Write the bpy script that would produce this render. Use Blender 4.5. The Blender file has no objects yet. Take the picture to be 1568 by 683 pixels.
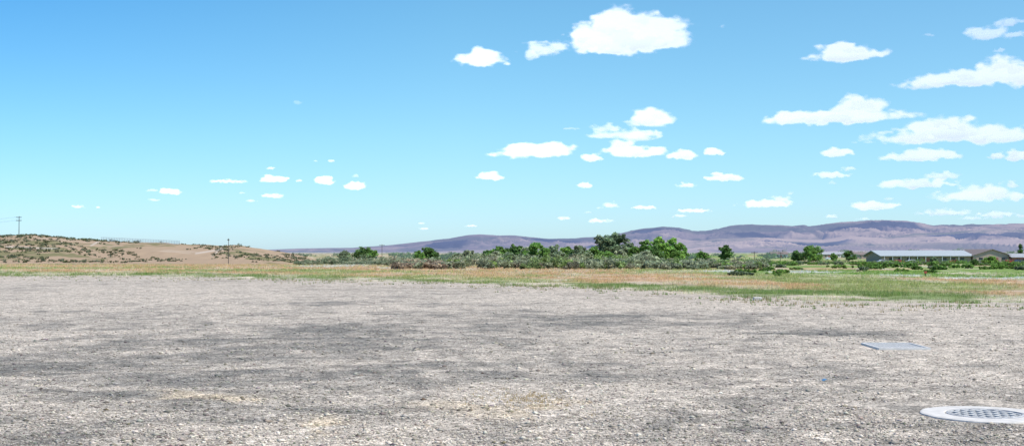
import bpy, math, numpy as np
from mathutils import Vector
rng=np.random.default_rng(7)
F=1900.0; HR=385.0; CH=1.65; PITCH=math.atan((HR-341.5)/F)
sc=bpy.context.scene
# ---------------------------------------------------------------- helpers
def sm(a,b,x):
    t=np.clip((x-a)/(b-a),0,1); return t*t*(3-2*t)
def G(y):
    return -3.0*sm(60,520,y)
def ray(u,v):
    xc=(u-784)/F; yc=(341.5-v)/F
    c,s=math.cos(PITCH),math.sin(PITCH)
    dy=c-yc*s; dz=s+yc*c
    return xc/dy, dz/dy          # per unit y
YS=np.geomspace(5,20000,6000)
def hit(u,v):
    ax,az=ray(u,v)
    k=np.argmax(CH+az*YS<G(YS))
    y=YS[k] if k>0 else 5000.0
    return ax*y,y,float(G(y))
def hh(ix,iy,s):
    n=(ix*374761393+iy*668265263+s*974711)&0xffffffff
    n=((n^(n>>13))*1274126177)&0xffffffff
    n=((n^(n>>16))*668265263)&0xffffffff
    return ((n^(n>>15))&0xffff)/65535.0
def vn(x,y,s=0):
    x=np.asarray(x,float);y=np.asarray(y,float)
    ix=np.floor(x).astype(np.int64);iy=np.floor(y).astype(np.int64)
    fx=x-ix;fy=y-iy;fx=fx*fx*(3-2*fx);fy=fy*fy*(3-2*fy)
    a=hh(ix,iy,s);b=hh(ix+1,iy,s);c=hh(ix,iy+1,s);d=hh(ix+1,iy+1,s)
    return (a*(1-fx)+b*fx)*(1-fy)+(c*(1-fx)+d*fx)*fy
def fbm(x,y,o=4,s=0):
    r=0;a=.5;t=0
    for i in range(o):
        r=r+a*vn(x*2**i+i*17.3,y*2**i-i*9.1,s+i*13);t+=a;a*=.5
    return r/t
def mesh(name,verts,faces,cols=None,mat=None,smooth=False,attrs=None,parent=None,mats=None,mi=None):
    me=bpy.data.meshes.new(name)
    verts=np.asarray(verts,np.float32);faces=np.asarray(faces,np.int32)
    nf,k=faces.shape
    me.vertices.add(len(verts));me.vertices.foreach_set('co',verts.ravel())
    me.loops.add(nf*k);me.loops.foreach_set('vertex_index',faces.ravel())
    me.polygons.add(nf);me.polygons.foreach_set('loop_start',np.arange(nf,dtype=np.int32)*k)
    me.update(calc_edges=True)
    if cols is not None:
        ca=me.color_attributes.new('col','FLOAT_COLOR','POINT')
        c=np.ones((len(verts),4),np.float32);c[:,:3]=cols
        ca.data.foreach_set('color',c.ravel())
    if attrs:
        for kx,v in attrs.items():
            at=me.attributes.new(kx,'FLOAT','POINT');at.data.foreach_set('value',np.asarray(v,np.float32).ravel())
    if smooth: me.polygons.foreach_set('use_smooth',np.ones(nf,bool))
    for m in (mats or ([mat] if mat else [])): me.materials.append(m)
    if mi is not None: me.polygons.foreach_set('material_index',np.asarray(mi,np.int32))
    ob=bpy.data.objects.new(name,me);sc.collection.objects.link(ob)
    if parent: ob.parent=parent
    return ob
def pymesh(name,verts,faces,mat,parent=None,loc=(0,0,0),bevel=0):
    me=bpy.data.meshes.new(name);me.from_pydata([tuple(v) for v in verts],[],faces);me.update()
    me.materials.append(mat)
    ob=bpy.data.objects.new(name,me);sc.collection.objects.link(ob);ob.location=loc
    if parent: ob.parent=parent
    if bevel:
        b=ob.modifiers.new('b','BEVEL');b.width=bevel;b.segments=2
    return ob
def empty(name,loc,rz=0):
    e=bpy.data.objects.new(name,None);sc.collection.objects.link(e);e.location=loc;e.rotation_euler[2]=rz;return e
def boxvf(cx,cy,cz,sx,sy,sz,off=0):
    v=[(cx+sx*i/2,cy+sy*j/2,cz+sz*k/2) for i in(-1,1) for j in(-1,1) for k in(-1,1)]
    f=[(0,1,3,2),(4,6,7,5),(0,4,5,1),(2,3,7,6),(0,2,6,4),(1,5,7,3)]
    return v,[tuple(a+off for a in q) for q in f]
def boxes(name,lst,mat,parent=None,loc=(0,0,0),bevel=0):
    V=[];Fc=[]
    for b in lst:
        v,f=boxvf(*b,off=len(V));V+=v;Fc+=f
    return pymesh(name,V,Fc,mat,parent,loc,bevel)
def cyl(V,Fc,p0,p1,r0,r1,n=7):
    p0=Vector(p0);p1=Vector(p1);d=(p1-p0).normalized()
    a=d.orthogonal().normalized();b=d.cross(a);o=len(V)
    for p,r in((p0,r0),(p1,r1)):
        for i in range(n):
            t=2*math.pi*i/n;q=p+a*r*math.cos(t)+b*r*math.sin(t);V.append(tuple(q))
    for i in range(n):
        j=(i+1)%n;Fc.append((o+i,o+j,o+n+j,o+n+i))
# ---------------------------------------------------------------- materials
def newmat(name):
    m=bpy.data.materials.new(name);m.use_nodes=True
    nt=m.node_tree;nt.nodes.clear()
    return m,nt,nt.nodes,nt.links
def simple(name,col,rough=.7,metal=0,var=.15,scale=3):
    m,nt,N,L=newmat(name)
    o=N.new('ShaderNodeOutputMaterial');b=N.new('ShaderNodeBsdfPrincipled')
    tc=N.new('ShaderNodeTexCoord');n=N.new('ShaderNodeTexNoise');n.inputs['Scale'].default_value=scale;n.inputs['Detail'].default_value=5
    L.new(tc.outputs['Object'],n.inputs['Vector'])
    mr=N.new('ShaderNodeMapRange');mr.inputs[1].default_value=.3;mr.inputs[2].default_value=.7
    mr.inputs[3].default_value=1-var;mr.inputs[4].default_value=1+var
    L.new(n.outputs[0],mr.inputs[0])
    vm=N.new('ShaderNodeVectorMath');vm.operation='SCALE';vm.inputs[0].default_value=col
    L.new(mr.outputs[0],vm.inputs['Scale']);L.new(vm.outputs[0],b.inputs['Base Color'])
    b.inputs['Roughness'].default_value=rough;b.inputs['Metallic'].default_value=metal
    L.new(b.outputs[0],o.inputs[0]);return m
def attrmat(name,trans=0.0,rough=.85,haze=None):
    m,nt,N,L=newmat(name)
    o=N.new('ShaderNodeOutputMaterial');a=N.new('ShaderNodeAttribute');a.attribute_name='col'
    d=N.new('ShaderNodeBsdfDiffuse');L.new(a.outputs['Color'],d.inputs[0]);out=d
    if trans:
        t=N.new('ShaderNodeBsdfTranslucent');L.new(a.outputs['Color'],t.inputs[0])
        mx=N.new('ShaderNodeMixShader');mx.inputs[0].default_value=trans
        L.new(out.outputs[0],mx.inputs[1]);L.new(t.outputs[0],mx.inputs[2]);out=mx
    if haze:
        e=N.new('ShaderNodeEmission');e.inputs[0].default_value=(*haze[:3],1);e.inputs[1].default_value=1  # aerial haze baked into the surface as a faint glow
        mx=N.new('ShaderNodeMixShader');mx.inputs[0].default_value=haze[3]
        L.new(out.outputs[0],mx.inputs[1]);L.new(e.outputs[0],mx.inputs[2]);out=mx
    L.new(out.outputs[0],o.inputs[0]);return m
M_leaf=attrmat('foliage',.38)
M_grass=attrmat('grass_blades',.45)
M_bark=simple('bark',(.12,.095,.07),.9)
M_stone=attrmat('stones')
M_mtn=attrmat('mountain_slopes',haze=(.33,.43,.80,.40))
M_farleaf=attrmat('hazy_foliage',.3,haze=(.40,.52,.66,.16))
# ---------------------------------------------------------------- sun and sky
EL=math.radians(58);AZ=math.radians(118)
S=Vector((math.sin(AZ)*math.cos(EL),math.cos(AZ)*math.cos(EL),math.sin(EL)))
w=bpy.data.worlds.new('World');sc.world=w;w.use_nodes=True
N=w.node_tree.nodes;L=w.node_tree.links;N.clear()
wo=N.new('ShaderNodeOutputWorld');bg=N.new('ShaderNodeBackground');sk=N.new('ShaderNodeTexSky')
sk.sky_type='NISHITA';sk.sun_disc=False;sk.sun_elevation=EL;sk.sun_rotation=AZ
sk.altitude=700;sk.air_density=1.0;sk.dust_density=.6;sk.ozone_density=2.5
bg.inputs[1].default_value=.12
# atmosphere tint over the sky model, by elevation and azimuth of the real sky direction
tcw=N.new('ShaderNodeTexCoord');sx=N.new('ShaderNodeSeparateXYZ');L.new(tcw.outputs['Generated'],sx.inputs[0])
rp=N.new('ShaderNodeValToRGB');mrz=N.new('ShaderNodeMapRange');mrz.inputs[1].default_value=0;mrz.inputs[2].default_value=.5
L.new(sx.outputs[2],mrz.inputs[0]);L.new(mrz.outputs[0],rp.inputs[0])
els=rp.color_ramp.elements
data=[(0,(.86,1.17,1.62)),(.06,(.85,1.19,1.52)),(.18,(.84,1.25,1.36)),(.38,(.76,1.27,1.36)),(1,(.6,1.05,1.4))]
els[0].position=0;els[0].color=(*[q/2 for q in data[0][1]],1);els[1].position=1;els[1].color=(*[q/2 for q in data[-1][1]],1)
for p,c in data[1:-1]:
    e_=els.new(p);e_.color=(*[q/2 for q in c],1)
mrx=N.new('ShaderNodeMapRange');mrx.inputs[1].default_value=-.42;mrx.inputs[2].default_value=.42;mrx.inputs[3].default_value=0;mrx.inputs[4].default_value=1
L.new(sx.outputs[0],mrx.inputs[0])
rx=N.new('ShaderNodeValToRGB');rx.color_ramp.elements[0].color=(.27,.40,.50,1);rx.color_ramp.elements[1].color=(.57,.51,.50,1)
e_=rx.color_ramp.elements.new(.45);e_.color=(.5,.5,.5,1);L.new(mrx.outputs[0],rx.inputs[0])
el2=N.new('ShaderNodeMapRange');el2.inputs[1].default_value=.0;el2.inputs[2].default_value=.2;L.new(sx.outputs[2],el2.inputs[0])
mxx=N.new('ShaderNodeMix');mxx.data_type='RGBA';L.new(el2.outputs[0],mxx.inputs[0]);mxx.inputs[6].default_value=(.5,.5,.5,1);L.new(rx.outputs[0],mxx.inputs[7])
v1=N.new('ShaderNodeVectorMath');v1.operation='MULTIPLY';L.new(sk.outputs[0],v1.inputs[0]);L.new(rp.outputs[0],v1.inputs[1])
v2=N.new('ShaderNodeVectorMath');v2.operation='MULTIPLY';L.new(v1.outputs[0],v2.inputs[0]);L.new(mxx.outputs[2],v2.inputs[1])
v3=N.new('ShaderNodeVectorMath');v3.operation='SCALE';v3.inputs['Scale'].default_value=4.0;L.new(v2.outputs[0],v3.inputs[0])
L.new(v3.outputs[0],bg.inputs[0]);L.new(bg.outputs[0],wo.inputs[0])
sl=bpy.data.lights.new('sun','SUN');sl.energy=5.0;sl.angle=math.radians(.5);sl.color=(1,.95,.86)
so=bpy.data.objects.new('sun',sl);sc.collection.objects.link(so);so.rotation_euler=(-S).to_track_quat('-Z','Y').to_euler()
sc.view_settings.view_transform='Standard';sc.view_settings.look='None';sc.view_settings.exposure=0
cam=bpy.data.cameras.new('camera');co=bpy.data.objects.new('camera',cam);sc.collection.objects.link(co)
co.location=(0,0,CH);co.rotation_euler=(math.pi/2+PITCH,0,0);cam.sensor_width=36;cam.lens=36*F/1568
cam.clip_start=.1;cam.clip_end=80000;sc.camera=co
# ---------------------------------------------------------------- ground
def rline(pts):
    A=[];Y=[]
    for u,v in pts:
        x,y,z=hit(u,v);A.append(x/y);Y.append(y)
    return lambda a:np.interp(a,A,Y)
LE=rline([(-200,421),(0,423),(200,423),(400,427),(600,431),(784,437),(1000,446),(1150,456),(1300,462),(1568,465),(1800,466)])
LG=rline([(-200,414),(0,416),(400,420),(784,430),(1150,441),(1568,452)])
LT=rline([(-200,407),(0,406),(400,405),(600,409),(784,413),(1000,416),(1150,419),(1568,430)])
PY=hit(1500,427)[1]
salt=[(30,399.5,50,1.0),(520,408,40,1.4),(560,406,30,1.0),(1230,417,60,1.2),(1380,422,30,1.0),(600,411,40,1.0),(1110,416,30,1.2),(140,404,70,.8),(1330,412,40,.8)]
def fieldcol(x,y):
    x=np.asarray(x,float);y=np.asarray(y,float)
    a=x/np.maximum(y,1e-3);a=np.where(y>1,a,np.sign(x)*2)
    n1=fbm(x/9,y/12,5,3)-.5; n2=fbm(x/2.2,y/3,4,9)-.5; n3=fbm(x/30,y/45,4,21)-.5
    e=(y-LE(a))/LE(a)
    m_field=sm(-.03,.07,e+n1*.16+n2*.12)
    m_tan=sm(-.03,.05,(y-LG(a))/LG(a)+n1*.28+n3*.3)
    m_mead=sm(-.04,.06,(y-LT(a))/LT(a)+n1*.2)
    green=np.array([.19,.235,.09]);tan=np.array([.48,.325,.20]);pale=np.array([.51,.44,.33])
    bright=np.array([.17,.27,.06]);dull=np.array([.36,.30,.18])
    def mix(A,B,t): return A*(1-t[...,None])+B*t[...,None]
    gz=mix(np.broadcast_to(green,x.shape+(3,)),np.broadcast_to(pale,x.shape+(3,)),sm(.0,.16,n2+n1*.6+.04))
    tz=mix(np.broadcast_to(tan,x.shape+(3,)),np.broadcast_to(green*1.25,x.shape+(3,)),sm(.06,.2,n1+n3*.8+.04*sm(0,.3,a))*.8)
    tz=mix(tz,np.broadcast_to(pale,x.shape+(3,)),sm(.06,.2,n2-n1*.4)*.65)
    rt=sm(.02,.2,a+n3*.2)
    mz=mix(np.broadcast_to(dull*1.15,x.shape+(3,)),np.broadcast_to(bright,x.shape+(3,)),rt*.9)
    lf=sm(.02,.14,n3+n1*.3)*(1-rt)
    mz=mix(mz,np.broadcast_to(green*.95,x.shape+(3,)),lf)
    mz=mix(mz,np.broadcast_to(tan,x.shape+(3,)),sm(.05,.14,-n3+n1*.4)*.7)
    mz=mix(mz,np.broadcast_to(pale*1.1,x.shape+(3,)),sm(.12,.2,n1+n2*.5)*.8)
    pth=np.exp(-((y-PY-(a-.37)*20)/2.2)**4)*sm(.33,.35,a)
    for (u,v,wu,dv) in salt:
        xc,yc,_=hit(u,v);ry=max(2.,abs(hit(u,v-dv)[1]-hit(u,v+dv)[1])/2)
        g=np.exp(-((x-xc)/(wu/F*yc))**2-((y-yc)/ry)**2)
        pth=np.maximum(pth,sm(.35,.6,g+n1*1.2+n2*.5)*.85)
    mz=mix(mz,np.broadcast_to(np.array([.56,.54,.50]),x.shape+(3,)),pth)
    c=mix(gz,tz,m_tan);c=mix(c,mz,np.maximum(m_mead,pth))
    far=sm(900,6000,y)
    c=mix(c,np.broadcast_to(np.array([.26,.28,.30]),x.shape+(3,)),far)  # distance haze painted into the far ground colour
    return c,m_field
blobs=[ # u,row,halfwidth,halfheight,amount   (+dark,-light)
(120,575,330,95,.4),(420,520,330,30,.35),(700,492,330,13,.55),(960,487,150,10,.55),(60,650,260,60,.35),
(380,620,200,45,.2),(640,606,110,8,.7),(1240,512,110,3,1.3),(1370,516,60,3,.5),(510,464,32,2.2,1.2),(900,552,60,7,.35),(1120,603,50,3,.6),
(330,430,90,2.5,.7),(880,575,60,6,.35),(760,465,60,3,.4),(1000,640,220,30,.15),(560,560,160,12,.2),(1150,484,60,4,.4),(60,497,60,3,.8),(100,480,50,3,.5),(1130,520,70,5,.4),
(810,612,95,13,-1.4),(455,662,55,14,-1.1),(300,605,90,8,-.7),(1060,515,90,7,-.5),(1400,550,200,18,-.5),(1200,650,200,25,-.3),(200,452,260,12,-.4),(980,462,200,8,-.5),(250,655,60,10,-.5),(620,640,70,6,-.5),(900,610,60,5,-.6),(240,540,120,5,-.5),(420,492,150,3,-.5)]
tracks=[(15.2,.10,.010),(17.0,.10,.010),(23,-.12,-.006),(24.9,-.12,-.006),(33,.05,.012),(34.8,.05,.012),(46,-.35,0),(47.9,-.35,0),(12.4,-.28,.02),(28.5,.3,0),(40,.15,-.01),(55,-.2,0),(19.5,.45,0)]
def lotcol(x,y):
    d=np.zeros_like(x);tanm=np.zeros_like(x)
    wx=x+(fbm(x/1.1,y/1.1,4,31)-.5)*1.8;wy=y+(fbm(x/1.6,y/1.6,4,47)-.5)*3.6
    for i,(u,v,wu,hv,am) in enumerate(blobs):
        yc=F*CH/(v-HR);xc=(u-784)/F*yc;rx=wu/F*yc;ry=hv*yc*yc/(F*CH)
        g=np.exp(-(((wx-xc)/rx)**2+((wy-yc)/ry)**2)**1.1*.8)
        d+=g*am
        if am<-.6: tanm+=g
    n=fbm(x/1.4,y/1.8,6,5)-.5;n2=fbm(x/5,y/9,4,8)-.5;n4=fbm(x/.35,y/.45,4,66)-.5
    n5=fbm(x/3.5,y/.8,4,71)-.5
    d=d+n*1.7+n2*.9+n4*1.9+n5*.9
    tn=sm(.38,.6,fbm(x/3,y/3,3,82))
    for i,(y0,k,c2) in enumerate(tracks):
        dd=y-(y0+k*x+c2*x*x+(fbm(x/4,x*0,2,300+i)-.5)*1.2)
        d+=np.exp(-(dd/(.14+.003*y))**2)*.6*tn*(1 if i%3 else -1)
    t=sm(-.5,1.55,d)
    light=np.array([.49,.424,.345]);dark=np.array([.20,.186,.160])
    c=light*(1-t[...,None])+dark*t[...,None]
    tm=np.clip(tanm,0,1)*sm(-.1,.12,n4+n+.05)
    c=c*(1-tm[...,None]*.8)+np.array([.52,.42,.29])*tm[...,None]*.8
    # dusty lot edge
    a=x/np.maximum(y,1e-3);ed=sm(-.28,0,(y-LE(a))/LE(a)+n*.25)
    c=c*(1-ed[...,None]*.5)+np.array([.51,.43,.34])*ed[...,None]*.5
    return c,t
fi=np.radians(np.arange(-27,27.01,.075))
angs=np.concatenate([fi,np.radians(np.arange(29,332,3.0))])
rad=np.concatenate([[0.02,1.5,4,6.5],np.geomspace(8,130,480),np.geomspace(133,900,140),np.geomspace(930,45000,50)])
A,R=np.meshgrid(angs,rad)
X=R*np.sin(A);Y=R*np.cos(A)
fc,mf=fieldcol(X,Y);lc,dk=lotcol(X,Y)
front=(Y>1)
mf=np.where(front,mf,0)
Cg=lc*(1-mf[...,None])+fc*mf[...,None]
Z=G(np.maximum(Y,0))+0.0
rough=(fbm(X/.9,Y/.9,5,77)-.5)*.07+(fbm(X/5,Y/5,3,78)-.5)*.05
near=sm(3,8,R)*(1-sm(300,800,R))
GR=[hit(1508,635.5),hit(1370.5,531.5)]
fl=np.ones_like(X)
for gx,gy,gz in GR: fl*=sm(.8,1.8,np.hypot(X-gx,Y-gy))
Z=Z+rough*near*fl + mf*near*(fbm(X/1.5,Y/1.5,3,90)-.4)*.12
na=len(angs);nr=len(rad)
idx=np.arange(nr*na).reshape(nr,na)
i0=idx[:-1];i1=idx[1:]
faces=np.stack([i0,np.roll(i0,-1,1),np.roll(i1,-1,1),i1],-1)[...,::-1].reshape(-1,4)
m,nt,N,L=newmat('gravel_and_field')
o=N.new('ShaderNodeOutputMaterial');b=N.new('ShaderNodeBsdfPrincipled');b.inputs['Roughness'].default_value=.9
b.inputs['Specular IOR Level'].default_value=.1
at=N.new('ShaderNodeAttribute');at.attribute_name='col';gm=N.new('ShaderNodeAttribute');gm.attribute_name='field'
tc=N.new('ShaderNodeTexCoord')
def mrange(src,a,b2,c,d):
    n=N.new('ShaderNodeMapRange');n.inputs[1].default_value=a;n.inputs[2].default_value=b2;n.inputs[3].default_value=c;n.inputs[4].default_value=d
    L.new(src,n.inputs[0]);return n.outputs[0]
def math_(op,a,b2):
    n=N.new('ShaderNodeMath');n.operation=op
    for i,s in enumerate((a,b2)):
        if isinstance(s,(int,float)): n.inputs[i].default_value=s
        else: L.new(s,n.inputs[i])
    return n.outputs[0]
def vor(s):
    v=N.new('ShaderNodeTexVoronoi');v.inputs['Scale'].default_value=s;L.new(tc.outputs['Object'],v.inputs['Vector'])
    sp=N.new('ShaderNodeSeparateColor');L.new(v.outputs['Color'],sp.inputs[0]);return v,sp.outputs[0],sp.outputs[1]
def noi(s,det=4):
    v=N.new('ShaderNodeTexNoise');v.inputs['Scale'].default_value=s;v.inputs['Detail'].default_value=det;L.new(tc.outputs['Object'],v.inputs['Vector']);return v.outputs[0]
v1,r1,g1=vor(42);v2,r2,g2=vor(17);v3,r3,g3=vor(6)
gA=mrange(r1,0,1,.40,1.58);gB=mrange(r2,0,1,.72,1.28);gC=mrange(noi(3,8),.3,.7,.72,1.27)
gD=mrange(r3,0,1,.94,1.06)
gr=math_('MULTIPLY',math_('MULTIPLY',gA,gB),math_('MULTIPLY',gC,gD))
fr=math_('MULTIPLY',mrange(noi(2.5,8),.3,.7,.6,1.35),mrange(noi(.35,6),.3,.7,.75,1.25))
mxv=N.new('ShaderNodeMix');L.new(gm.outputs['Fac'],mxv.inputs[0]);L.new(gr,mxv.inputs[2]);L.new(fr,mxv.inputs[3])
vs=N.new('ShaderNodeVectorMath');vs.operation='SCALE';L.new(at.outputs['Color'],vs.inputs[0]);L.new(mxv.outputs[0],vs.inputs['Scale'])
L.new(vs.outputs[0],b.inputs['Base Color'])
hgt=math_('ADD',math_('MULTIPLY',v1.outputs['Distance'],-.6),math_('MULTIPLY',noi(12,6),1.2))
bp=N.new('ShaderNodeBump');bp.inputs['Strength'].default_value=.75;bp.inputs['Distance'].default_value=.025
L.new(hgt,bp.inputs['Height']);L.new(bp.outputs[0],b.inputs['Normal']);L.new(b.outputs[0],o.inputs[0])
M_ground=m
mesh('ground',np.stack([X,Y,Z],-1).reshape(-1,3),faces,Cg.reshape(-1,3),M_ground,True,{'field':mf})
def roughz(x,y):
    r=np.hypot(x,y)
    z=G(y)+((fbm(x/.9,y/.9,5,77)-.5)*.07+(fbm(x/5,y/5,3,78)-.5)*.05)*sm(3,8,r)*(1-sm(300,800,r))
    return z
# ---------------------------------------------------------------- loose gravel stones
n=90000
u=rng.uniform(-250,1820,n);v=HR+ (rng.uniform(0,1,n)**.7)*(720-HR-62)+62
y=F*CH/(v-HR);x=(u-784)/F*y
keep=(y<LE(x/y)*1.02)
for gx,gy,gz in GR: keep&=np.hypot(x-gx,y-gy)>.85
x=x[keep];y=y[keep];n=len(x)
c,t=lotcol(x,y)
sz=rng.lognormal(math.log(.0078),.5,n)*(1+.35*(y>20));sz=np.clip(sz,.004,.038)
base=np.array([[1,0,0],[0,1,0],[-1,0,0],[0,-1,0],[0,0,.8],[0,0,-.5]],float)
jit=rng.uniform(.6,1.25,(n,6,1));th=rng.uniform(0,6.28,n)
P=base[None]*jit
cx=P[...,0]*np.cos(th)[:,None]-P[...,1]*np.sin(th)[:,None];cy=P[...,0]*np.sin(th)[:,None]+P[...,1]*np.cos(th)[:,None]
st=rng.uniform(.8,1.6,(n,1))
P=np.stack([cx*st,cy,P[...,2]*.8],-1)*sz[:,None,None]
P+=np.stack([x,y,roughz(x,y)+sz*.15],-1)[:,None]
fb=np.array([[0,1,4],[1,2,4],[2,3,4],[3,0,4],[1,0,5],[2,1,5],[3,2,5],[0,3,5]])
fcs=(fb[None]+6*np.arange(n)[:,None,None]).reshape(-1,3)
k=rng.uniform(.5,1.85,(n,1))*np.where(rng.uniform(0,1,(n,1))<.12,.5,1)
cc=np.clip(c*k*np.array([1,1,1.0])+rng.normal(0,.012,(n,3)),.03,.8)
mesh('gravel',P.reshape(-1,3),fcs,np.repeat(cc,6,0),M_stone)
# ---------------------------------------------------------------- grass
def tufts(name,x,y,z,h,wd,col,nb=5,mat=M_grass):
    n=len(x)
    th=rng.uniform(0,6.28,(n,nb));ln=rng.uniform(.1,.6,(n,nb));hh_=h[:,None]*rng.uniform(.5,1.1,(n,nb))
    bx=x[:,None]+rng.normal(0,1,(n,nb))*h[:,None]*.35;by=y[:,None]+rng.normal(0,1,(n,nb))*h[:,None]*.35
    ph=rng.uniform(0,6.28,(n,nb));w2=wd[:,None]*rng.uniform(.6,1.3,(n,nb))/2
    p0=np.stack([bx-np.cos(ph)*w2,by-np.sin(ph)*w2,np.repeat(z[:,None]-.02,nb,1)],-1)
    p1=np.stack([bx+np.cos(ph)*w2,by+np.sin(ph)*w2,np.repeat(z[:,None]-.02,nb,1)],-1)
    p2=np.stack([bx+np.cos(th)*ln*hh_,by+np.sin(th)*ln*hh_,z[:,None]+hh_],-1)
    V=np.stack([p0,p1,p2],2).reshape(-1,3)
    cc=np.clip(col[:,None,:]*rng.uniform(.7,1.4,(n,nb,1)),0,.9)
    cc=np.repeat(cc.reshape(-1,3),3,0)
    return mesh(name,V,np.arange(len(V)).reshape(-1,3),cc,mat)
n=95000
u=rng.uniform(-300,1870,n);a=(u-784)/F
e=LE(a);t_=rng.uniform(0,1,n)
far=np.maximum(LT(a)*1.35,e*1.5)
iy=1/(e*.985)*(1-t_)+1/far*t_;y=1/iy;x=a*y
c,mf_=fieldcol(x,y)
den=fbm(x/2,y/2.6,4,55)
keep=rng.uniform(0,1,n)<(.1+1.5*sm(.38,.62,den))*sm(-.02,.14,(y-e)/e+.02)
x=x[keep];y=y[keep];c=c[keep];n=len(x)
h=rng.uniform(.05,.15,n)*(1+y/160);wd=np.maximum(.012,y/1900*.7)
gsel=rng.uniform(0,1,(n,1))
c=c*1.6*np.where(gsel<.3,np.array([[.8,.98,.65]]),np.array([[1.08,1.0,.92]]))
tufts('dry_grass',x,y,roughz(x,y),h,wd,c)
# weeds at lot edge + dry patch
n=4200
u=rng.uniform(-200,1700,n);a=u*0+(u-784)/F;e=LE(a);y=e*(1-np.abs(rng.normal(0,.07,n))+.02);x=a*y
kk=fbm(x/1.5,y/1.5,3,99)>.54
x=x[kk];y=y[kk]
gc=np.where(rng.uniform(0,1,(len(x),1))<.5,np.array([[.16,.27,.07]]),np.array([[.44,.36,.19]]))
tufts('weeds',x,y,roughz(x,y),rng.uniform(.04,.13,len(x)),np.full(len(x),.025),gc,6)
n=170;cx,cy,_=hit(812,613)
x=cx+rng.normal(0,.3,n);y=cy+rng.normal(0,.45,n)
tufts('dead_grass',x,y,roughz(x,y),rng.uniform(.02,.05,n),np.full(n,.006),np.tile([[.46,.31,.10]],(n,1)),7)
# ---------------------------------------------------------------- leaf clouds
def leaves(cent,rad_,npc,size,col,flat=.75,lowdark=.5,bottom=None):
    """cent (k,3) clumps, rad_(k,), npc leaves each"""
    k=len(cent);d=rng.normal(0,1,(k,npc,3));d/=np.linalg.norm(d,axis=-1,keepdims=True)
    r=rng.uniform(0,1,(k,npc,1))**.45
    d[...,2]*=flat
    P=cent[:,None]+d*r*rad_[:,None,None]
    if bottom is not None: P[...,2]=np.maximum(P[...,2],bottom)
    a=rng.normal(0,1,(k,npc,3));a/=np.linalg.norm(a,axis=-1,keepdims=True)
    b=rng.normal(0,1,(k,npc,3));b-=a*(a*b).sum(-1,keepdims=True);b/=np.linalg.norm(b,axis=-1,keepdims=True)
    s=size*rng.uniform(.6,1.4,(k,npc,1))/2
    V=np.stack([P-a*s-b*s*.5,P+a*s*.3-b*s,P+a*s+b*s*.4,P-a*s*.2+b*s],2)
    kc=rng.uniform(.6,1.4,(k,1,1))
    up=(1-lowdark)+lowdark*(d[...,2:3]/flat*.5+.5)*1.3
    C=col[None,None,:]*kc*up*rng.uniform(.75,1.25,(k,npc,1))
    C=np.broadcast_to(C[:,:,None,:],(k,npc,4,3))
    return V.reshape(-1,3),np.clip(C.reshape(-1,3),.01,.8)
def tree(name,u,top,basev,wpx,col,y=None,seed=0,dens=1.0,shape=1.0,mat=M_leaf):
    if y is None: x,y,z=hit(u,basev)
    else:
        x=(u-784)/F*y;z=float(G(y))
    zt=CH+ray(u,top)[1]*y;H=zt-z;W=wpx/F*y
    V=[];Fc=[]
    th=H*.45;tr=max(.12,H*.022)
    bend=[(x,y,z-.2)]
    for i in range(1,5):
        f=i/4;bend.append((x+rng.normal(0,.02)*H*f,y+rng.normal(0,.02)*H*f,z+th*1.5*f))
    for i in range(4): cyl(V,Fc,bend[i],bend[i+1],tr*(1-.2*i),tr*(1-.2*(i+1)))
    lob=[];nl=rng.integers(7,11)
    for i in range(nl):
        f=rng.uniform(.08,.92);ww=(1-abs(f-.42)**1.6*1.5*shape)
        an=rng.uniform(0,6.28);rr=rng.uniform(.15,.66)*ww
        lob.append((x+math.cos(an)*rr*W/2,y+math.sin(an)*rr*W/2,z+H*(.14+.74*f),W*.5*rng.uniform(.38,.6)*max(ww,.45)))
    lob.append((x,y,z+H*.84,W*.2));lob.append((x,y,z+H*.5,W*.33))
    for l in lob: cyl(V,Fc,bend[2 if l[2]<z+H*.5 else 3],l[:3],tr*.45,tr*.12,5)
    nv=len(V)
    cent=[];rr=[]
    for l in lob:
        for j in range(int(9*dens)):
            d=rng.normal(0,1,3);d/=np.linalg.norm(d);d[2]*=.85
            cent.append(np.array(l[:3])+d*l[3]*rng.uniform(.35,.95));rr.append(l[3]*rng.uniform(.28,.5))
    cent=np.array(cent);cent[:,2]=np.clip(cent[:,2],z+H*.08,z+H*.97)
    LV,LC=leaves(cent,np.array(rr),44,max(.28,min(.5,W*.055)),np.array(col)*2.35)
    V=np.concatenate([np.array(V),LV]);nl_=len(LV)//4
    Fq=np.concatenate([np.array(Fc),np.arange(nl_*4).reshape(-1,4)+nv])
    C=np.concatenate([np.tile([[.1,.08,.06]],(nv,1)),LC])
    return mesh(name,V,Fq,C,None,mats=[M_bark,mat],mi=[0]*len(Fc)+[1]*nl_)
GRN=(.10,.17,.045);DGR=(.07,.12,.038);GREY=(.13,.16,.095);BGR=(.13,.205,.05);SAGE=(.20,.22,.14)
T=tree
T('deciduous_tree',553,379,396,44,DGR,y=640);T('deciduous_tree',528,384,396,26,GREY,y=620);T('deciduous_tree',570,383,396,26,GRN,y=630)
T('deciduous_tree',655,380,398,42,DGR,y=520);T('deciduous_tree',640,384,398,24,GRN,y=500)
T('deciduous_tree',720,385,400,40,SAGE,y=420);T('deciduous_tree',700,388,400,30,GREY,y=430)
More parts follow.
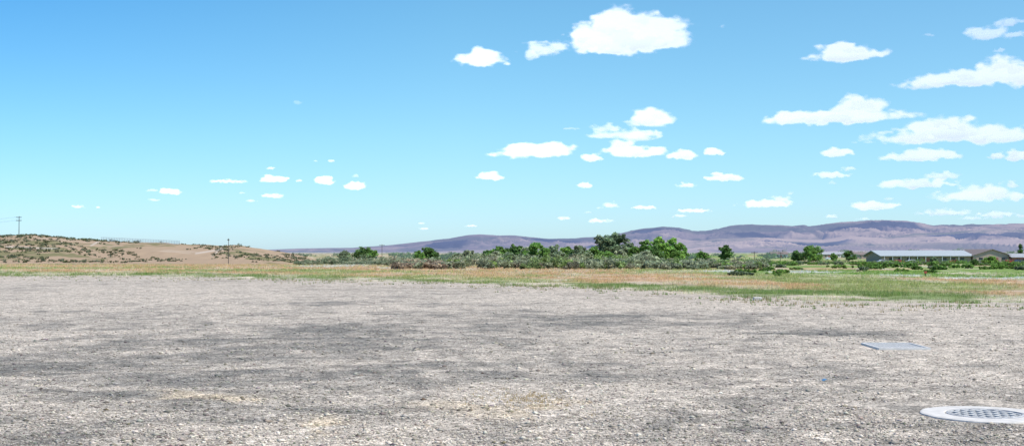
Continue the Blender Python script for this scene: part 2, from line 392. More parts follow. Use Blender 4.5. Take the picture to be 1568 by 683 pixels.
for u,t,wd,c in [(768,379,44,GRN),(790,375,42,DGR),(820,372,50,GRN),(850,375,44,GREY),(868,378,38,BGR),(888,375,40,GREY),(908,378,38,GRN),(748,383,32,DGR),(805,380,42,SAGE),(835,381,38,GRN),(900,384,38,BGR),(778,386,32,GREY),(860,386,40,SAGE),(880,383,40,DGR),(815,387,40,SAGE),(760,386,36,SAGE)]:
    T('deciduous_tree',u,t,403,wd,c,y=rng.uniform(360,440))
T('cottonwood_tree',921,361,403,50,GREY,y=400,dens=1.4,shape=.5);T('cottonwood_tree',945,358,403,54,(.10,.135,.075),y=405,dens=1.5,shape=.5)
T('cottonwood_tree',932,366,403,50,(.11,.145,.08),y=397,dens=1.3,shape=.5);T('cottonwood_tree',962,368,403,36,GREY,y=395)
for u,t,wd,c in [(985,368,44,GRN),(1008,364,48,BGR),(1030,363,44,BGR),(1044,374,30,GRN),(1000,376,44,DGR),(972,377,32,GRN),(1022,379,44,GRN),(1040,385,30,BGR),(990,385,40,SAGE),(1012,388,36,GRN),(950,384,40,SAGE),(930,386,36,GRN)]:
    T('deciduous_tree',u,t,405,wd,c,y=rng.uniform(330,390))
T('deciduous_tree',1111,375,404,28,DGR,y=360,dens=1.4,shape=.4)
T('deciduous_tree',1075,385,403,28,GRN,y=420)
T('deciduous_tree',1240,377,400,46,GRN,y=560,dens=1.2);T('deciduous_tree',1222,384,400,26,DGR,y=570)
T('deciduous_tree',1300,384,400,24,DGR,y=600);T('deciduous_tree',1276,388,400,16,GRN,y=600)
T('deciduous_tree',1517,394,413,26,BGR,y=230);T('deciduous_tree',1430,394,405,18,GREY,y=330);T('deciduous_tree',1492,398,418,15,DGR,y=210)
T('deciduous_tree',1562,371,392,16,DGR,y=640)
# shrubs
def shrubs(name,L_,mat=M_leaf,sz=.16,npc=26):
    VV=[];CC=[]
    for (u,basev,hp,wp,col,yy) in L_:
        if yy is None: x,y,z=hit(u,basev)
        else: x=(u-784)/F*yy;y=yy;z=float(G(yy))
        H=hp/F*y;W=wp/F*y;k=max(5,int(10*min(2.2,W/max(H,.1))))
        cc=np.stack([x+rng.normal(0,.25,k)*W,y+rng.normal(0,.25,k)*W,z+H*rng.uniform(.2,.8,k)],-1)
        rr=rng.uniform(.22,.42,k)*H
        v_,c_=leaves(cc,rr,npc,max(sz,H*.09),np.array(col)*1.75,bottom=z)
        VV.append(v_);CC.append(c_)
    V=np.concatenate(VV);C=np.concatenate(CC)
    return mesh(name,V,np.arange(len(V)).reshape(-1,4),C,mat)
cols=[SAGE,(.20,.22,.13),(.15,.20,.08),(.23,.22,.145),GREY,(.16,.22,.07)]
S_=[]
for i in range(330):
    u=rng.uniform(600,1175);bv=rng.uniform(405.8,413.0);hp=rng.uniform(7,17)*(1.2 if 700<u<1000 else .9)
    if bv>410: hp*=.9
    if u<690: col=(.27,.215,.15) if rng.random()<.55 else SAGE
    else: col=cols[rng.integers(0,6)]
    if 1040<u<1090: col=SAGE
    S_.append((u,bv,hp,rng.uniform(10,26),tuple(np.array(col)*rng.uniform(.75,1.25)),None))
shrubs('shrub_thicket',S_)
S_=[(rng.uniform(455,640),rng.uniform(403.5,406.5),rng.uniform(6,15) if i%2 else 6,rng.uniform(12,26),SAGE if rng.random()<.6 else GREY,None) for i in range(70)]
shrubs('sagebrush_thicket',S_)
S_=[]
for i in range(260):
    u=rng.uniform(1120,1900);bv=rng.choice([rng.uniform(403.5,407),rng.uniform(407,414),rng.uniform(414,424)],p=[.6,.3,.1])
    S_.append((u,bv,rng.uniform(3,8),rng.uniform(10,34),[BGR,GRN,GREY,(.13,.20,.05)][rng.integers(0,4)],None))
shrubs('green_shrub_thicket',S_)
S_=[(rng.uniform(-200,1750),rng.uniform(390,396),rng.uniform(2,6),rng.uniform(10,30),DGR,rng.uniform(800,1500)) for i in range(120)]
S_+=[(rng.uniform(1170,1750),0,rng.uniform(6,12),rng.uniform(8,22),[DGR,GRN,GREY][rng.integers(0,3)],rng.uniform(680,1300)) for i in range(130)]
S_+=[(rng.uniform(600,1100),0,rng.uniform(4,11),rng.uniform(10,26),[DGR,GRN][rng.integers(0,2)],rng.uniform(600,900)) for i in range(70)]
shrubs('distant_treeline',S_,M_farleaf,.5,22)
# ---------------------------------------------------------------- hill (left)
cu=[-700,-300,-100,0,50,90,130,170,250,290,330,360,400,430,462,500,560]
cv=[380,366,362,361.5,360,363,366.5,369,371.5,375,377,376.5,382,387,393,402,408]
ca=[(q-784)/F for q in cu]
aa=np.linspace(-.80,-.115,560);yy=np.concatenate([np.linspace(285,480,130),np.linspace(485,800,30)])
A2,Y2=np.meshgrid(aa,yy)
def hillz(a,y):
    x=a*y
    cr=CH+(HR-np.interp(a,ca,cv))/F*470
    n=fbm(x/28,y/34,5,12)-.5;rd=1-np.abs(fbm(x/16,y/60,4,40)*2-1)
    foot=320+30*(fbm(x/40,x*0,3,4)-.5)+ (a+.3)*60
    t=(y-foot)/(470-foot)
    pr=np.where(y<470,sm(0,1.05,np.clip(t,0,1.0)**.8),1-sm(470,780,y))
    g=G(y)
    z=g+(cr-g)*pr + pr*(1-pr)*(n*11-rd*4.5)+pr*n*1.0+pr*(fbm(x/4,y/5,3,14)-.5)*.6
    return np.where(t<-.02,g-.6,z-.3*(1-pr))
Z2=hillz(A2,Y2);X2=A2*Y2
n1=fbm(X2/22,Y2/26,5,60)-.5;n2=fbm(X2/4,Y2/6,4,61)-.5;n3=fbm(X2/50,Y2/14,4,62)-.5
tan=np.array([.355,.262,.18]);ol=np.array([.19,.175,.095]);pale=np.array([.45,.37,.29]);
gl=sm(.02,.18,n1+n2*.9+n3*.6+.06*sm(-.27,-.40,A2)-.02+.13*sm(430,468,Y2)*sm(-.24,-.30,A2))
C2=tan*(1-gl[...,None])+ol*gl[...,None]
pl=sm(.1,.2,n3-n1*.5)*.6
C2=C2*(1-pl[...,None])+pale*pl[...,None]
for p in [[(325,392),(335,383),(343,375)],[(300,388),(345,381)],[(140,376),(152,369)],[(10,378),(90,381)]]:
    U=784+F*A2;Vr=HR-F*(Z2-CH)/Y2
    (u0,v0)=p[0]
    for (u1,v1_) in p[1:]:
        dx,dy=u1-u0,v1_-v0;tt=np.clip(((U-u0)*dx+(Vr-v0)*dy)/(dx*dx+dy*dy),0,1)
        dd=np.hypot(U-u0-tt*dx,Vr-v0-tt*dy);k=np.exp(-(dd/1.1)**2)*.6*(Y2<480)
        C2=C2*(1-k[...,None])+np.array([.56,.51,.45])*k[...,None];u0,v0=u1,v1_
r_,c_=A2.shape;idx=np.arange(r_*c_).reshape(r_,c_)
fq=np.stack([idx[:-1,:-1],idx[:-1,1:],idx[1:,1:],idx[1:,:-1]],-1).reshape(-1,4)
mesh('hill',np.stack([X2,Y2,Z2],-1).reshape(-1,3),fq,C2.reshape(-1,3),attrmat('hill_soil'),True)
VV=[];CC=[]
n=3400
ha=rng.uniform(-.62,-.165,n);hy=rng.uniform(325,474,n);hz=hillz(ha,hy)
den=fbm(ha*hy/18,hy/22,4,60)+.09*(ha<-.30)+.14*(hy>450)
k=(den>rng.uniform(.48,.66,n))&(hz>G(hy)+.5);ha=ha[k];hy=hy[k];hz=hz[k]
for a_,y_,z_ in zip(ha,hy,hz):
    H=rng.uniform(.25,1.0);cc=np.array([[a_*y_+rng.normal(0,.5),y_+rng.normal(0,.5),z_+H*.3] for _ in range(3)])
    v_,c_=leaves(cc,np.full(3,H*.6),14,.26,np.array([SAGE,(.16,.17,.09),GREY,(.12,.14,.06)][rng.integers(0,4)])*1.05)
    VV.append(v_);CC.append(c_)
V=np.concatenate(VV);mesh('hillside_scrub',V,np.arange(len(V)).reshape(-1,4),np.concatenate(CC),M_leaf)
# ---------------------------------------------------------------- mountains
def mountains(name,pu,pv,yc,y0,y1,seed,colbase):
    pa=[(q-784)/F for q in pu]
    aa=np.linspace(pa[0],pa[-1],1400);yy=np.linspace(y0,y1,260)
    A3,Y3=np.meshgrid(aa,yy);X3=A3*Y3
    cr=(HR-np.interp(A3,pa,pv))/F*yc+CH+5
    L0=yc*.055
    wx=X3+(fbm(X3/900,Y3/900,4,seed+5)-.5)*1300+(Y3-yc)*.25
    rd=1-np.abs(fbm(wx/L0,Y3/(L0*3.0),5,seed)*2-1)
    rd2=1-np.abs(fbm(wx/(L0*.3),Y3/(L0*.9),5,seed+9)*2-1)
    t=np.clip((Y3-y0)/(yc-y0),0,1);pr=np.where(Y3<yc,sm(0,1,t)**.9*.35+.65*t,1-sm(yc,y1,Y3))
    z=-6+(cr+6)*pr*(1-(1-pr)*(.97-rd)*3.2)-(cr)*pr*(1.06-pr)*(1-rd2)*1.9+ (fbm(X3/500,Y3/500,4,seed+3)-.5)*cr*.08
    n1=fbm(X3/1500,Y3/900,5,seed+20);n2=fbm(X3/350,Y3/500,4,seed+30)
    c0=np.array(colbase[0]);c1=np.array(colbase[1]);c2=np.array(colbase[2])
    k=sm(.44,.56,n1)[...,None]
    # patchy scrub, plus dark painted into the gullies to stand in for relief shade
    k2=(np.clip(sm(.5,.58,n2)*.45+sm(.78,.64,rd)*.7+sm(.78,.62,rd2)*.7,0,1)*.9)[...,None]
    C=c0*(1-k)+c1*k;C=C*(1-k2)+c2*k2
    r_,c_=A3.shape;idx=np.arange(r_*c_).reshape(r_,c_)
    fq=np.stack([idx[:-1,:-1],idx[:-1,1:],idx[1:,1:],idx[1:,:-1]],-1).reshape(-1,4)
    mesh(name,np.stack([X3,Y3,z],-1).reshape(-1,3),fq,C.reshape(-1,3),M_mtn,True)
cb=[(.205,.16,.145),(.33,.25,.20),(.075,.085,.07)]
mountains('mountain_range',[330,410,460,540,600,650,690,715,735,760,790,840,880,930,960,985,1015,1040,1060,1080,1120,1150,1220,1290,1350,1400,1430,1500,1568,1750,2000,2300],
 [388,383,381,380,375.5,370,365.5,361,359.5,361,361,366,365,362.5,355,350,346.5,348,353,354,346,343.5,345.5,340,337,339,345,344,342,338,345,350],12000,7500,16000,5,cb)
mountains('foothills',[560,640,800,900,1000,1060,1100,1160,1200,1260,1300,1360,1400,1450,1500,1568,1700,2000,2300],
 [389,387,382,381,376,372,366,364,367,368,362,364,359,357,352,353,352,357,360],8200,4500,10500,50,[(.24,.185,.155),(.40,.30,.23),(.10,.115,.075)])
# ---------------------------------------------------------------- clouds
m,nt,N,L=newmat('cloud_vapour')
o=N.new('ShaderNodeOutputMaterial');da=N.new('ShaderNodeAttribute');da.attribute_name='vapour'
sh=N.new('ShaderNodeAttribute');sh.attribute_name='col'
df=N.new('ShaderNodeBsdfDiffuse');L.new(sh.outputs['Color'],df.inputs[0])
em=N.new('ShaderNodeEmission');L.new(sh.outputs['Color'],em.inputs[0]);em.inputs[1].default_value=.62  # self-glow standing in for sunlight scattered inside the cloud
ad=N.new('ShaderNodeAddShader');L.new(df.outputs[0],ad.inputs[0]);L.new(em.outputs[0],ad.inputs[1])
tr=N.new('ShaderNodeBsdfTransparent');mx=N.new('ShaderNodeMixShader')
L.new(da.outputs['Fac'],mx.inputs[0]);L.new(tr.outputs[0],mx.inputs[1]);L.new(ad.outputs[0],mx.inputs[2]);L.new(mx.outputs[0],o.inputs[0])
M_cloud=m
CL=[(968,54,188,60,1),(945,34,84,48,1),(985,38,80,44,1),(1010,56,104,46,1),(900,56,56,40,.95),(940,72,90,26,.95),(835,74,74,24,.75),(815,82,34,18,.7),(742,90,84,26,.95),(738,82,40,24,.9),
(1300,90,114,26,1),(1290,82,60,22,1),(1280,185,232,24,1),(1318,170,90,34,1),(1215,184,90,20,.9),(1480,135,200,24,.9),(1540,128,100,44,1),(1420,140,80,18,.7),
(1515,72,70,22,.65),(1550,58,50,12,.5),(1555,76,40,12,.5),(1450,217,260,26,.95),(1450,206,120,32,1),(1540,218,80,28,.9),(1415,245,126,18,.9),(1555,247,40,20,.9),(1527,248,34,10,.8),
(998,182,78,32,1),(955,205,104,18,.75),(925,196,46,16,.6),(985,208,60,16,.8),(810,231,132,22,1),(850,227,60,22,.9),(975,232,100,18,1),(955,222,50,24,.9),(906,241,32,13,.9),(1046,238,50,16,.95),(1095,234,32,12,.95),
(752,270,42,13,.9),(893,284,27,9,.85),(1284,238,46,15,.9),(1275,271,60,10,.85),(1298,263,24,8,.6),(1110,273,58,12,.9),(1098,268,24,8,.8),(1405,286,130,14,.85),(1445,275,60,12,.7),(1052,284,34,9,.8),
(1505,304,150,22,.9),(1500,295,70,14,.75),(1550,290,36,12,.7),(1338,318,76,13,.9),(1175,313,84,12,.95),(1195,306,34,10,.7),(988,318,42,6,.85),(1062,323,58,6,.85),(937,314,26,10,.7),(920,338,36,7,.8),
(1445,328,80,11,.7),(1525,332,70,9,.7),(543,285,38,12,.95),(497,277,34,13,.95),(420,277,46,10,.9),(410,272,18,8,.8),(415,300,34,7,.8),(425,303,18,5,.6),(348,280,54,6,.7),(258,296,40,10,.85),(232,295,20,4,.35),(120,320,22,5,.75),(150,321,9,3,.5),
(507,248,12,4,.6),(482,248,8,3,.4),(414,260,16,4,.6),(458,278,12,4,.6),(235,309,20,4,.4),(385,309,18,4,.5),(370,297,12,3,.4),(648,350,16,4,.6),(645,342,10,3,.5),(720,346,18,4,.7),(863,334,22,5,.65),(900,325,14,4,.4),(918,318,12,4,.4),(1040,331,24,5,.65),
(1275,333,26,5,.6),(1320,337,30,4,.5),(1490,337,40,6,.5),(1108,44,10,6,.2),(1275,283,16,6,.4),(875,197,30,4,.3),(1360,308,20,4,.4),(1533,98,20,6,.35),(455,160,14,6,.15),(1425,70,20,5,.25),(545,270,12,5,.35),(1210,298,14,5,.4),(1310,345,20,4,.3),(1565,335,20,5,.5)]
for i in range(40):
    s=rng.choice([-1,1]);uu=784+s*rng.uniform(950,3200);vv=rng.uniform(-500,330);sc_=(345-vv)/250+.15
    if s<0 and rng.random()<.4: continue
    CL.append((uu,vv,rng.uniform(50,180)*sc_,rng.uniform(12,34)*sc_,.9))
def cloudfield(U,V,cl,seed0=0):
    D=np.zeros_like(U);Sx=np.zeros_like(U)
    for i,(cu_,cv_,w_,h_,am) in enumerate(cl):
        m_=(np.abs(U-cu_)<w_*.8+6)&(np.abs(V-cv_)<h_*1.0+6)
        if not m_.any(): continue
        u_=U[m_];v_=V[m_];s=max(4.5,min(26,h_*.75))
        wu=(fbm(u_/s,v_/s,4,100+i)-.5)*h_*.8;wv=(fbm(u_/s+7,v_/s+3,4,200+i)-.5)*h_*.4
        du=(u_+wu-cu_)/(w_*.5);dv=(v_+wv-(cv_+h_*.12));dv=np.where(dv>0,dv/(h_*.40),dv/(h_*.62))
        r=1-np.sqrt(du*du+dv*dv)
        nz=fbm(u_/s*.9,v_/s*2.0,6,300+i)-.5
        d=r*1.0+nz*(1.0 if am>.8 else 1.5)+.03
        al=sm(-.04,.36 if am>.8 else .6,d)*np.clip(am*1.05,0,1)
        al*=sm(0,.2,r+.25)
        old=D[m_];D[m_]=1-(1-old)*(1-al)
        shd=np.clip(1-.15*sm(.1,1.0,(v_-cv_)/(h_*.5))*sm(.1,.5,d)-.07*(nz<-.02)*sm(.3,.6,r),0,1)  # grey shade of bases and hollows painted into the cloud colour
        Sx[m_]=np.where(al>old,shd,Sx[m_])
    return D,Sx
def cloudmesh(name,U,V,cl,Rr=26000.0):
    D,Sx=cloudfield(U,V,cl)
    r_,c_=U.shape;idx=np.arange(r_*c_).reshape(r_,c_)
    az=np.arctan((U-784)/F);el=(HR-V)/F
    el=np.arctan(el)
    P=np.stack([Rr*np.sin(az)*np.cos(el),Rr*np.cos(az)*np.cos(el),CH+Rr*np.sin(el)],-1)
    q=np.stack([idx[:-1,:-1],idx[:-1,1:],idx[1:,1:],idx[1:,:-1]],-1).reshape(-1,4)
    Df=D.ravel();q=q[(Df[q]>.004).any(1)]
    if not len(q): return
    us=np.unique(q);mp=np.full(r_*c_,-1);mp[us]=np.arange(len(us))
    Cc=np.stack([Sx*.96+.0,Sx*.97+.0,Sx*.92+.08],-1).reshape(-1,3)[us]
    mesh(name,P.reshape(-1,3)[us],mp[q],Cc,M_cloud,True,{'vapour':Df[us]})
U,V=np.meshgrid(np.arange(-60,1640,1.3),np.arange(-30,356,1.0))
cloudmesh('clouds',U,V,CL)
for rr in (np.arange(-2600,-61,9.),np.arange(1640,4200,9.)):
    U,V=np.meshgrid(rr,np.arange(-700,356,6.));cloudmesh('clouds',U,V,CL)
# overhead clouds whose shadows fall on the mountains
def overcloud(u,v,yP,rx,ry,seed):
    P=Vector(((u-784)/F*yP,yP,CH+(HR-v)/F*yP));k=(2900-P.z)/S.z;c=P+S*k
    gx,gy=np.meshgrid(np.linspace(-1.4,1.4,50),np.linspace(-1.4,1.4,40))
    d=1-np.hypot(gx,gy)+(fbm(gx*1.6+seed,gy*1.6,5,seed)-.5)*1.3
    D=sm(0,.35,d)*sm(1.4,1.1,np.hypot(gx,gy))*.95
    r_,c_=gx.shape;idx=np.arange(r_*c_).reshape(r_,c_)
    q=np.stack([idx[:-1,:-1],idx[:-1,1:],idx[1:,1:],idx[1:,:-1]],-1).reshape(-1,4)
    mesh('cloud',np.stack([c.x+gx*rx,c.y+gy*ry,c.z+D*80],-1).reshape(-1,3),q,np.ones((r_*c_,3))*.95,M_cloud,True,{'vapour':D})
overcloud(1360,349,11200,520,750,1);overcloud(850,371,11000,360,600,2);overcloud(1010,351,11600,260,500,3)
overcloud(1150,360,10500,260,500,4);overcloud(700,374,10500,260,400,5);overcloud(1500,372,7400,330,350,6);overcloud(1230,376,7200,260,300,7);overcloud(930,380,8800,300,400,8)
# ---------------------------------------------------------------- drains
M_conc=simple('concrete',(.60,.57,.52),.9,0,.14,9);M_iron=simple('galvanised_iron',(.42,.42,.42),.8,0,.2,20)
M_holeshade=simple('drain_shade',(.012,.012,.014),.9);M_white=simple('white_paint',(.68,.66,.62),.7,0,.1,12)  # near-black colour stands in for the shade inside the drain holes
M_iron2=simple('pale_grate_iron',(.55,.54,.51),.85,0,.2,20)
gx,gy,gz=GR[0]
e=empty('manhole_grate',(gx,gy,.006))
def annulus(name,r0,r1,z0,z1,mat,n=72,wob=0):
    V=[];Fc=[]
    prof=[(r1,z0),(r1-.012,z1-.006),(r1-.03,z1),(r0+.01,z1),(r0,z1-.012),(r0,z0)]
    for i in range(n):
        t=2*math.pi*i/n;kx=1+wob*math.sin(3*t+1)+wob*.6*math.sin(11*t)
        for j,(r,z) in enumerate(prof):
            rr=r*kx if j<3 else r
            V.append((rr*math.cos(t),rr*math.sin(t),z))
    k=len(prof)
    for i in range(n):
        for j in range(k-1):
            a_=i*k+j;b_=((i+1)%n)*k+j;Fc.append((a_,b_,b_+1,a_+1))
    ob=pymesh(name,V,Fc,mat,e)
    for p in ob.data.polygons:p.use_smooth=False
    return ob
annulus('concrete_collar',.385,.635,-.05,.012,M_conc,wob=.012)
annulus('frame_ring',.345,.383,-.05,.018,M_iron)
V=[(0,0,-.004)]+[(.35*math.cos(t*math.pi/24),.35*math.sin(t*math.pi/24),-.004) for t in range(48)]
pymesh('hole_shade',V,[(0,i,i%48+1) for i in range(1,49)],M_holeshade,e)  # flat black disc in place of the shaded hole
bars=[]
for i in range(-3,4):
    o_=i*.095;l=math.sqrt(.346**2-o_**2)*2
    bars.append((o_,0,.006,.026,l,.012))
for i in range(-2,3):
    o_=i*.125;l=math.sqrt(.346**2-o_**2)*2
    bars.append((0,o_,.004,l,.03,.012))
g=boxes('grate_bars',bars,M_iron2,e);g.rotation_euler[2]=.35
gx,gy,gz=GR[1]
e=empty('storm_drain_grate',(gx,gy,.012),-.03)
W_,D_=.82,1.15
boxes('frame',[(0,-D_/2,.0,W_+.05,.045,.05),(0,D_/2,.0,W_+.05,.045,.05),(-W_/2-.01,0,.0,.035,D_-.05,.046),(W_/2+.01,0,.0,.035,D_-.05,.046)],M_white,e,bevel=.004)
boxes('hole_shade',[(0,0,-.014,W_-.04,D_-.06,.012)],M_holeshade,e)  # flat black slab in place of the shade under the bars
boxes('grate_bars',[(-W_/2+.05+i*.056,0,.004,.026,D_-.06,.012) for i in range(14)]+[(0,-D_/2+.12+j*.13,.001,W_-.04,.05,.014) for j in range(8)],M_iron2,e)
# litter and stones at lot
x,y,z=hit(1160,459);boxes('concrete_block',[(0,0,.04,.28,.2,.12)],M_conc,None,(x,y,float(roughz(np.array(x),np.array(y)))),.02)
x,y,z=hit(1261,584)
pymesh('blue_litter',[(0,0,0),(.05,.01,.02),(.07,.05,.0),(.02,.04,.03),(-.02,.05,.01)],[(0,1,3),(1,2,3),(0,3,4)],simple('blue_plastic',(.10,.25,.42),.4),None,(x,y,float(roughz(np.array(x),np.array(y)))+.005))
# ---------------------------------------------------------------- poles & wires
M_wood=simple('weathered_wood',(.10,.085,.07),.9);M_wire=simple('wire',(.03,.03,.03),.6)
def pole(x,y,z,H,arms=1,r=.16,name='utility_pole',aw=2.6):
    V=[];Fc=[];cyl(V,Fc,(0,0,-.5),(0,0,H),r,r*.7,8)
    e=empty(name,(x,y,z));pymesh('post',V,Fc,M_wood,e)
    for k in range(arms):
        zz=H-.5-k*1.2
        boxes('crossarm',[(0,-r-.08,zz,aw,.14,.18)]+[(q,-r-.08,zz+.18,.1,.1,.16) for q in(-aw*.45,-aw*.2,aw*.2,aw*.45)],M_wood,e)
    return e
def hz(u,y): 
    a_=(u-784)/F;return float(hillz(np.array(a_),np.array(y)))
a_=(29-784)/F;y=466;z=hz(29,466);H=CH+(HR-331)/F*y-z
pole(a_*y,y,z,H,2,.15,aw=2.0)
x2=(-170-784)/F*455;z2=hz(-170,455);pole(x2,455,z2,H,2,.15)
V=[];Fc=[]
for k in(0,1):
  for q in(-.9,.9):
    p0=Vector((a_*y+q,y-.25,z+H-.25-1.2*k));p1=Vector((x2+q,455-.25,z2+H-.25-1.2*k));prev=p0
    for i in range(1,17):
        t=i/16;p=p0.lerp(p1,t);p.z-=4*t*(1-t)*1.4;cyl(V,Fc,prev,p,.014,.014,4);prev=p
pymesh('power_lines',V,Fc,M_wire)
y=345;z=hz(350,y);pole((350-784)/F*y,y,max(z,float(G(y))),CH+(HR-365)/F*y-z,1,.10,aw=.5)
for u,t,y in[(585,374,600),(1155,385,480),(1195,386,620),(1072,381,640),(660,386,900),(1415,383,700)]:
    z=float(G(y));pole((u-784)/F*y,y,z,CH+(HR-t)/F*y-z,1,.15)
# hilltop railing
e=empty('hilltop_fence',(0,0,0));M_rail=simple('galvanised_rail',(.42,.46,.5),.7,.1)
V=[];Fc=[];us=np.arange(155,277,4.0);tops=[]
for u in us:
    y=462;z=hz(u,y);x=(u-784)/F*y;tz=CH+(HR-np.interp(u,[155,275],[363.3,369]))/F*y
    cyl(V,Fc,(x,y,min(z,tz-1)-.3),(x,y,tz),.06,.06,5);tops.append((x,y,tz))
for k in(0,.4,.8,1.2):
    for p,q in zip(tops[:-1],tops[1:]): cyl(V,Fc,(p[0],p[1],p[2]-k),(q[0],q[1],q[2]-k),.07,.07,4)
pymesh('posts_and_rails',V,Fc,M_rail,e)
# small red marker in the meadow
x,y,z=hit(1417,424);e=empty('marker_sign',(x,y,z))
boxes('post',[(0,0,.1,.05,.05,.36)],M_wood,e);boxes('panel',[(0,-.04,.30,.2,.02,.15)],simple('red_paint',(.42,.09,.05),.6),e,bevel=.005)
# ---------------------------------------------------------------- buildings
M_roofm=simple('metal_roof',(.36,.40,.41),.8,0,.06,1);M_tanw=simple('tan_siding',(.34,.27,.21),.8,0,.06,1)
M_pinkw=simple('stucco_wall',(.44,.33,.27),.85,0,.06,1);M_glass=simple('window_glass',(.03,.04,.05),.15)
M_roofd=simple('shingle_roof',(.20,.16,.145),.9);M_redw=simple('brick_red_wall',(.32,.13,.10),.85);M_wh=simple('white_siding',(.6,.6,.58),.7)
M_roofg=simple('grey_roof',(.33,.34,.35),.8)
def gable(parent,w,d,hw,rise,mw,mr,axis='x',ox=0,oy=0,ov=.6,nw=5,door=True):
    # walls
    if axis=='x':
        V=[(-w/2,-d/2,-.5),(w/2,-d/2,-.5),(w/2,d/2,-.5),(-w/2,d/2,-.5),(-w/2,-d/2,hw),(w/2,-d/2,hw),(w/2,d/2,hw),(-w/2,d/2,hw),(-w/2,0,hw+rise),(w/2,0,hw+rise)]
        Fc=[(0,1,5,4),(2,3,7,6),(1,2,6,9,5),(3,0,4,8,7)]
        s=rise/(d/2);t=.18
        R_=[];RF=[]
        for sg in(-1,1):
            o=len(R_);R_+=[(-w/2-ov,0,hw+rise+.02),(w/2+ov,0,hw+rise+.02),(w/2+ov,sg*(d/2+ov),hw-s*ov+.02),(-w/2-ov,sg*(d/2+ov),hw-s*ov+.02)]
            R_+=[(a,b2,c+t) for a,b2,c in R_[o:o+4]]
            RF+=[tuple(o+i for i in q) for q in[(0,1,2,3),(4,5,6,7),(1,2,6,5),(2,3,7,6),(3,0,4,7)]]
    else:
        V=[(-w/2,-d/2,-.5),(w/2,-d/2,-.5),(w/2,d/2,-.5),(-w/2,d/2,-.5),(-w/2,-d/2,hw),(w/2,-d/2,hw),(w/2,d/2,hw),(-w/2,d/2,hw),(0,-d/2,hw+rise),(0,d/2,hw+rise)]
        Fc=[(0,1,5,8,4),(2,3,7,9,6),(1,2,6,5),(3,0,4,7)]
        s=rise/(w/2);t=.18;R_=[];RF=[]
        for sg in(-1,1):
            o=len(R_);R_+=[(0,-d/2-ov,hw+rise+.02),(0,d/2+ov,hw+rise+.02),(sg*(w/2+ov),d/2+ov,hw-s*ov+.02),(sg*(w/2+ov),-d/2-ov,hw-s*ov+.02)]
            R_+=[(a,b2,c+t) for a,b2,c in R_[o:o+4]]
            RF+=[tuple(o+i for i in q) for q in[(0,1,2,3),(4,5,6,7),(1,2,6,5),(2,3,7,6),(3,0,4,7)]]
    pymesh('walls',V,Fc,mw,parent,(ox,oy,0));pymesh('roof',R_,RF,mr,parent,(ox,oy,0))
    if nw:
        st=w/(nw+1)
        boxes('windows',[(-w/2+st*(i+1),-d/2-.03,hw*.58,min(1.6,st*.5),.06,hw*.32) for i in range(nw) if not(door and i==nw//2)],M_glass,parent,(ox,oy,0))
        boxes('window_frames',[(-w/2+st*(i+1),-d/2-.02,hw*.58-hw*.19,min(1.9,st*.6),.12,.1) for i in range(nw) if not(door and i==nw//2)],M_wh,parent,(ox,oy,0))
    if door: boxes('door',[(-w/2+w/(nw+1)*(nw//2+1) if nw else 0,-d/2-.04,hw*.36,min(2.4,w*.12),.08,hw*.72)],M_redw if mw is not M_redw else M_wh,parent,(ox,oy,0))
yb=480;zb=float(G(yb));px=yb/F
e=empty('warehouse_building',((1420-784)*px,yb+12,zb))
gable(e,136*px,22,2.9,1.9,M_tanw,M_roofm,'x',0,0,1.2,9)
gable(e,58*px,26,3.0,2.3,M_pinkw,M_roofd,'y',99*px,1,.5,4)
boxes('posts',[(-132*px/2+3.2*i,-12.0,1.2,.2,.2,3.0) for i in range(10)],M_wh,e)
e=empty('brick_house',((1568-784)*px,yb+2,zb));gable(e,46*px,10,2.3,1.3,M_redw,M_roofg,'x',0,0,.4,4)
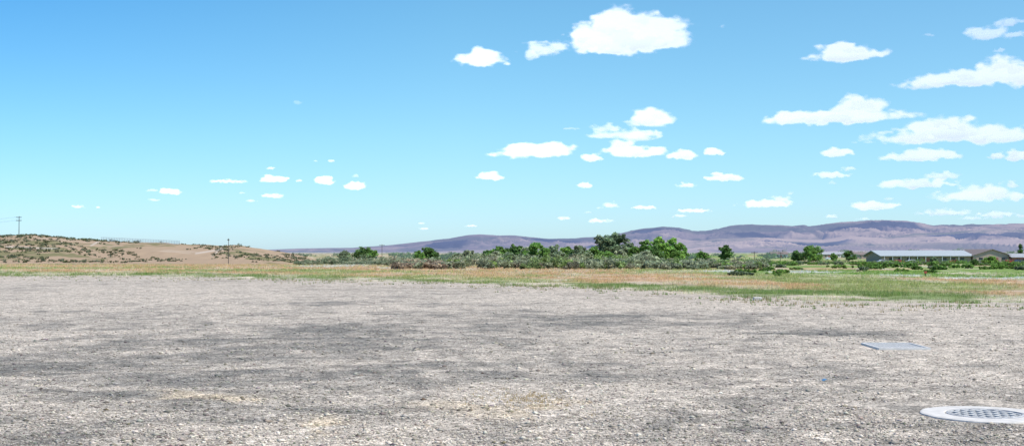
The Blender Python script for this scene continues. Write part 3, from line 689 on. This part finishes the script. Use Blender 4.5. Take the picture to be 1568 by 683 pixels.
for u,y,w_,hw,mw,mr in[(1192,900,12,2.6,M_wh,M_roofd),(1262,860,13,2.6,M_tanw,M_roofg),(1283,960,15,2.6,M_wh,M_roofg),(1322,760,16,2.6,M_tanw,M_roofd),(1338,900,13,2.8,M_redw,M_roofg),(1640,620,20,3,M_tanw,M_roofd)]:
    e=empty('house',((u-784)/F*y,y,float(G(y))),rng.uniform(-.3,.3));gable(e,w_,9,hw,1.5,mw,mr,'x',0,0,.4,4)
for u,y,w_ in[(1020,400,7),(1012,430,9)]:
    e=empty('shed',((u-784)/F*y,y,float(G(y))),.2);gable(e,w_,5,2.4,1.0,M_wh,M_roofm,'x',0,0,.3,2)
# cars
M_tire=simple('tyre',(.02,.02,.02),.9)
def car(u,y,col,rz=0,mat=None):
    e=empty('parked_car',((u-784)/F*y,y,float(G(y))),rz)
    m_=simple('car_paint',col,.35,0,.03)
    prof=[(-2.2,.35),(-2.25,.75),(-2.1,.95),(-1.45,1.0),(-.95,1.42),(.6,1.45),(1.25,1.0),(2.05,.88),(2.25,.65),(2.2,.35)]
    V=[(x,-.88,z) for x,z in prof]+[(x,.88,z) for x,z in prof];k=len(prof)
    Fc=[tuple(range(k)),tuple(range(2*k-1,k-1,-1))]+[(i,i+k,(i+1)%k+k,(i+1)%k) for i in range(k)]
    pymesh('body',V,Fc,m_,e,bevel=.05)
    wv=[(-1.3,1.02),(-.9,1.36),(.52,1.38),(1.05,1.02)]
    V=[(x,-.895,z) for x,z in wv]+[(x,.895,z) for x,z in wv]
    pymesh('windows',V,[(0,1,2,3),(7,6,5,4)],M_glass,e)
    V=[];Fc=[]
    for x in(-1.35,1.4):
        for yy_ in(-.9,.7):
            cyl(V,Fc,(x,yy_,.33),(x,yy_+.2,.33),.33,.33,12);o=len(V)
            Fc.append(tuple(range(o-24,o-12)));Fc.append(tuple(range(o-12,o)))
    pymesh('wheels',V,Fc,M_tire,e)
for u,y,c in[(1376,462,(.45,.03,.03)),(1396,464,(.6,.6,.6)),(1462,466,(.5,.04,.04)),(1545,466,(.45,.03,.03)),(1270,690,(.8,.8,.8)),(1334,640,(.5,.05,.05)),(1352,470,(.7,.7,.72)),(1560,466,(.05,.07,.12))]:
    car(u,y,c,rng.uniform(-.3,.3))
